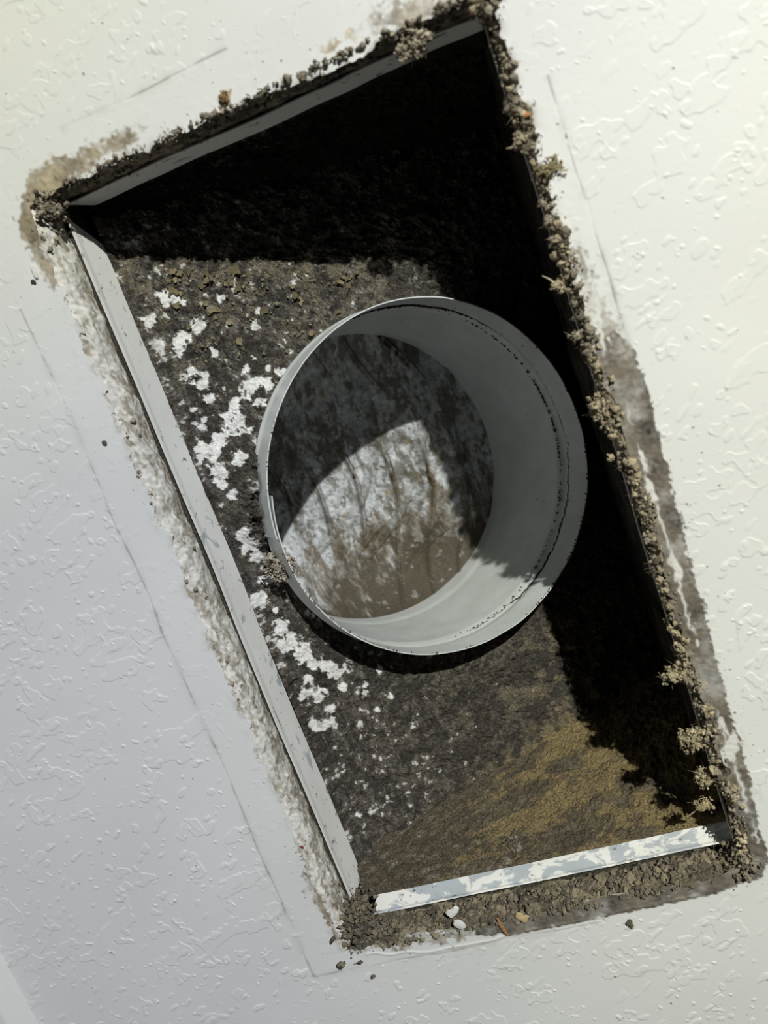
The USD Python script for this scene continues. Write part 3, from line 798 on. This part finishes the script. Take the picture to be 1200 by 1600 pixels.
def left_edge(g, n):
    y = clumpy(g, n, -152, 160, 12)
    d = g.random(n)
    x = -82.3 + 6.2 * d + g.normal(0, 0.5, n)
    return np.stack([x, y, 0.2 + 8 * d * d + g.normal(0, 0.35, n)], -1)


crust("dust_crust", "tan clumped dust hanging along the long right edge of the opening", 9500, right_edge, 801, 0.56, 1, 1700, 2.0, (-0.8, 0, -0.2), (TAN_D * 0.8, GREY_D * 0.8, DARK_D * 0.8), 0.9)
crust("dust_crust", "brown crumbly dust along the lower edge of the opening, below the white lip", 8500, bottom_edge, 811, 0.56, 1, 1100, 1.5, (0, -0.5, -0.3), (TAN_D * 0.45, GREY_D * 0.5, DARK_D * 0.6), 0.7)
crust("dust_crust", "dark crumbly dust along the upper edge of the opening, above the grey lip", 5200, top_edge, 821, 0.52, 1, 450, 1.3, (0, 0.5, -0.3), (GREY_D * 0.85, GREY_D * 0.6, DARK_D * 0.8), 0.55)
crust("dust_crust", "thin specks of dust on the torn white plaster along the left edge", 700, left_edge, 831, 0.34, 1, 60, 1.2, (0.5, 0, -0.3), (GREY_D, GREY_D * 0.8, DARK_D))


def corner(at, spread, n):
    def make(g, k):
        return np.asarray(at, float) + g.standard_normal((k, 3)) * spread
    return make


crust("corner_dust", "dark matted dust packed in the upper left corner of the opening", 1900, corner((-75.2, -153.0, 4), (2.0, 2.2, 2.6), 0), 841, 0.5, 1, 420, 2.2, (0.3, 0.3, -0.4), (GREY_D * 0.9, GREY_D * 0.65, DARK_D * 0.8), 0.7)
crust("corner_dust", "dark brown dust heaped in the lower left corner of the opening", 4200, corner((-73.5, 156.0, 9), (3.0, 4.2, 4.6), 0), 843, 0.55, 1, 420, 2.0, (0.4, -0.4, -0.3), (TAN_D * 0.42, GREY_D * 0.4, DARK_D * 0.5), 0.7)
crust("corner_dust", "tan dust gathered in the upper right corner of the opening", 2000, corner((87, -155.0, 3), (2.0, 2.2, 2.5), 0), 845, 0.5, 1, 300, 2.0, (-0.3, 0.3, -0.3), (TAN_D * 0.8, GREY_D * 0.8, DARK_D * 0.8), 0.8)
crust("corner_dust", "tan dust gathered in the lower right corner of the opening", 3200, corner((86.5, 160.5, 5), (2.4, 2.4, 3.2), 0), 847, 0.52, 1, 350, 2.0, (-0.3, -0.3, -0.3), (TAN_D * 0.6, GREY_D * 0.6, DARK_D * 0.7), 0.8)

# loose tan flakes lying on the upper left of the slanted panel
g = np.random.default_rng(861)
parts = []
for k in range(420):
    bx, by = g.uniform(190, 560), 425 + 140 * g.random() ** 1.6
    if k >= 260:
        bx, by = g.uniform(205, 290) + (k - 260) * 0.9, g.uniform(470, 660) + (k - 260) * 1.6
    p = onp((bx, by))
    rel = p - RIM
    if np.linalg.norm(rel - (rel @ AX) * AX) < 79 or p[0] < -60:
        continue
    size = g.uniform(0.6, 1.9) * (1.15 if k < 60 else 0.5)
    an = np.linspace(0, 2 * np.pi, 10)[:-1]
    rad = size * g.uniform(0.25, 1.3, 9)
    ctr_ = p - NP * (0.9 + 0.3 * g.random())
    tilt = g.normal(0, 0.35, 2)
    ringp = [ctr_ + r_ * (math.cos(q) * E1 + math.sin(q) * E2) - AX * (r_ * (math.cos(q) * tilt[0] + math.sin(q) * tilt[1]) + 0.25 * r_) for r_, q in zip(rad, an)]
    top_ = np.vstack([[ctr_ - AX * 0.12], ringp]); bot_ = top_ + AX * 0.16
    vv = np.vstack([top_, bot_])
    ff = [[0, 1 + i, 1 + (i + 1) % 9] for i in range(9)] + [[10, 11 + (i + 1) % 9, 11 + i] for i in range(9)]
    for i in range(9):
        j = (i + 1) % 9
        ff += [[1 + i, 11 + i, 11 + j], [1 + i, 11 + j, 1 + j]]
    parts.append((vv, np.array(ff), np.tile(np.array([0.26, 0.215, 0.125]) * g.uniform(0.6, 1.2), (20, 1))))
v, f, c = join(parts)
tag(put("dust_flake_litter", v, f, M_DUST, None, c, smooth=False), "scattered curled tan dust flakes lying on the slanted panel, upper left", "dust", None, "stuff")


# ------------------------------------------------------------------ single tufts and bits that can be picked out
def tuft(name, label, at, size, n, tone, seed, fibres=10, flen=4, toward=(0, 0, -0.3), shape=(1, 1, 1), tail=None, cat="dust tuft"):
    g = np.random.default_rng(seed)
    at = np.asarray(at, float)
    c = at + np.clip(g.standard_normal((n, 3)), -1.8, 1.8) * size * 0.42 * np.asarray(shape)
    t = np.tile(tone, (n, 1)) * g.uniform(0.7, 1.3, (n, 1))
    base = at
    th_ = thing(name, label, cat, base)
    n2 = n * 6
    core = at + g.standard_normal((9, 3)) * size * 0.24 * np.asarray(shape)
    c2 = c[g.integers(n, size=n2)] + g.standard_normal((n2, 3)) * size * 0.14
    t2 = np.tile(tone, (n2, 1)) * g.uniform(0.65, 1.3, (n2, 1))
    v, f, k = join([grains(core, g.uniform(0.26, 0.42, 9) * size * 0.8, np.tile(np.asarray(tone) * 0.8, (9, 1)), seed + 3, 2, 0.13, 0.3), grains(c, g.uniform(0.10, 0.20, n) * size * 0.75, t, seed + 1, 1, 0.4, 0.5), grains(c2, g.uniform(0.05, 0.13, n2) * size * 0.75, t2, seed + 2, 0, 0.4)])
    put("body", v, f, M_DUST, th_, k, at=base)
    hs = hairs(g, c, fibres * 3, flen * 0.7, np.asarray(tone) * 1.2, 1.0, 0.08, toward)
    if tail is not None:
        hs.append(strand(tail, 0.55, 0.15, np.asarray(tone) * 1.05, 6))
    v, f, k = join(hs)
    put("fibres", v, f, M_DUST, th_, k, at=base)
    return th_


def onw(px, w):
    return ray_plane(px, (0, 0, 1), (0, 0, w))


def path(pts, w, sag=0.0):
    return np.array([onw(p, w + sag * i) for i, p in enumerate(pts)])


tuft("dust_ball", "round grey dust ball stuck against the collar's lower left outside", onp((431, 879), 9.5), 6.6, 190, (0.42, 0.37, 0.30), 901, 60, 3.0, (0, 0, 0))
tuft("dust_tuft", "olive dust tuft sticking out over white paint, upper third of the right edge", onw((858, 262), -0.8), 3.4, 60, (0.42, 0.35, 0.2), 911, 14, 3.5, (0.5, 0, -0.2), (1.6, 1, 0.6))
tuft("dust_tuft", "pale two-pronged dust wisp on the right edge, level with the collar's top", onw((872, 446), 2), 2.8, 40, (0.55, 0.47, 0.32), 921, 8, 3, (-1, 0, 0), (1, 1, 1), path([(880, 450), (868, 444), (858, 436), (847, 431)], 2, 0.3))
tuft("dust_tuft", "long thin dust strand hanging into the dark near the lower right corner", onw((1100, 1258), 4), 3.2, 50, (0.48, 0.4, 0.24), 931, 6, 3, (-1, 0, 0), (1.2, 0.8, 1), path([(1108, 1252), (1098, 1260), (1088, 1266), (1080, 1272), (1074, 1277)], 4, 0.3))
tuft("dust_tuft", "rounded tan dust tuft above the long strand, low on the right edge", onw((1100, 1215), 2.5), 3.6, 60, (0.52, 0.44, 0.28), 941, 10, 3, (-1, 0, 0), (0.9, 1.2, 1))
tuft("dust_tuft", "forked tan dust tuft jutting left from the right edge, three quarters down", onw((1055, 1052), 2.5), 4.0, 70, (0.48, 0.41, 0.28), 951, 16, 4, (-1, 0, 0), (1.5, 0.9, 1))
tuft("dust_tuft", "wide ragged dust tuft with loose hairs, below the forked one on the right edge", onw((1085, 1152), 2.5), 4.6, 90, (0.46, 0.39, 0.25), 956, 20, 4, (-1, 0.2, 0), (1.4, 1.0, 1))
tuft("dust_tuft", "small white-tipped dust tuft on the right edge, just above the collar's centre line", onw((900, 525), 2.5), 2.4, 30, (0.55, 0.49, 0.37), 961, 10, 3.5, (-1, 0, 0), (1.2, 0.8, 1))
tuft("dust_tuft", "hairy tan dust tuft bulging from the right edge, beside the collar", onw((938, 640), 2.0), 4.0, 80, (0.5, 0.43, 0.3), 966, 22, 3.5, (-1, 0, 0), (0.9, 1.6, 1))
tuft("dust_tuft", "pale dust tuft with a spike high on the right edge of the opening", onw((815, 222), 2.0), 3.2, 60, (0.5, 0.43, 0.31), 971, 10, 3.5, (-1, 0, 0), (1, 1.2, 1), path([(818, 226), (808, 229), (798, 231), (791, 232)], 2, 0.2))
tuft("dust_tuft", "matted dust tuft hanging over the grey lip near the upper right corner", onw((645, 72), 2.5), 4.6, 90, (0.48, 0.42, 0.31), 976, 16, 4, (-0.4, 0.8, 0), (1.6, 0.8, 1))
tuft("dust_tuft", "reddish brown dust tuft standing on the white paint above the upper lip", onw((350, 152), -0.9), 2.2, 34, (0.36, 0.24, 0.11), 981, 8, 2.0, (0.2, -1, 0), (0.8, 1.5, 0.7))
tuft("dust_tuft", "dark dust tuft poking down onto the paint below the lower edge, right of centre", onw((984, 1442), -0.5), 2.0, 24, (0.16, 0.14, 0.10), 986, 8, 2.5, (-0.2, 1, 0), (0.6, 1.5, 0.7))


def chip(name, label, cat, at, rx, ry, thick, tone, seed, angle=0.0, rough=0.15, bow=0.0):
    """A small flat bit with a ragged outline."""
    g = np.random.default_rng(seed)
    n = 26
    q = np.linspace(0, 2 * np.pi, n + 1)[:-1]
    r = 1 + rough * ndimage.gaussian_filter1d(g.standard_normal(n), 1.2, mode="wrap") * 1.8
    x, y = rx * r * np.cos(q), ry * r * np.sin(q)
    c, s = math.cos(angle), math.sin(angle)
    ring = np.stack([c * x - s * y, s * x + c * y, bow * (np.cos(2 * q))], -1)
    layers = [np.vstack([[[0, 0, z0]], ring * [k, k, 1] + [0, 0, z1]]) for z0, z1, k in ((-thick, -thick * 0.75, 0.86), (0, 0, 1.0))]
    v = np.vstack([layers[0], layers[1]])
    f = []
    for i in range(n):
        j = (i + 1) % n
        f += [[0, 1 + j, 1 + i], [n + 1, n + 2 + i, n + 2 + j], [1 + i, 1 + j, n + 2 + j], [1 + i, n + 2 + j, n + 2 + i]]
    t = np.tile(tone, (len(v), 1)) * (1 + 0.1 * g.standard_normal((len(v), 1)))
    p = put(name, v + np.asarray(at), np.array(f), M_PLAIN, None, t, smooth=False)
    return tag(p, label, cat)


chip("paint_chip", "upper of two white plaster chips on the lower edge dust", "plaster chip", onw((709, 1424), 2.0), 2.6, 1.9, 0.9, (0.76, 0.75, 0.73), 1001, -0.4, 0.3)
chip("paint_chip", "lower oval white plaster chip casting a dark shadow on the lower edge", "plaster chip", onw((718, 1443), -0.8), 3.3, 1.9, 1.1, (0.76, 0.75, 0.73), 1002, 0.45, 0.18)
chip("rust_splinter", "rust brown splinter standing across the lower edge dust, right of the white chips", "splinter", onw((782, 1442), -0.4), 1.1, 4.6, 0.9, (0.36, 0.20, 0.10), 1003, -0.15, 0.3)
chip("plaster_crumb", "cream and ochre plaster crumb beside the rust brown splinter", "plaster crumb", onw((815, 1432), 0.2), 2.6, 1.7, 1.1, (0.55, 0.42, 0.23), 1004, 0.3, 0.35)
chip("paint_flake", "little white capsule-shaped flake left of the upper left corner stain", "paint flake", onw((54, 424), -0.3), 0.95, 2.9, 0.8, (0.74, 0.73, 0.69), 1005, 0.0, 0.08)
chip("grime_speck", "dark grime speck under the little white flake left of the opening", "speck", onw((52, 440), -0.2), 1.0, 0.8, 0.5, (0.05, 0.045, 0.035), 1006, 0.3, 0.3)
chip("grime_speck", "lone dark dot on the white ceiling left of the opening, between outline and lip", "speck", onw((164, 692), -0.1), 0.95, 1.15, 0.6, (0.10, 0.09, 0.075), 1007, 0.3, 0.15)
chip("red_speck", "tiny dark red speck on the ceiling left of the lower left corner", "speck", onw((472, 1323), -0.15), 0.7, 0.45, 0.4, (0.32, 0.03, 0.03), 1008, 0.4, 0.25)
chip("orange_speck", "tiny orange speck in the dust high on the right edge", "speck", onw((823, 178), -1.2), 0.9, 0.6, 0.6, (0.60, 0.22, 0.06), 1009, 0.6, 0.25)
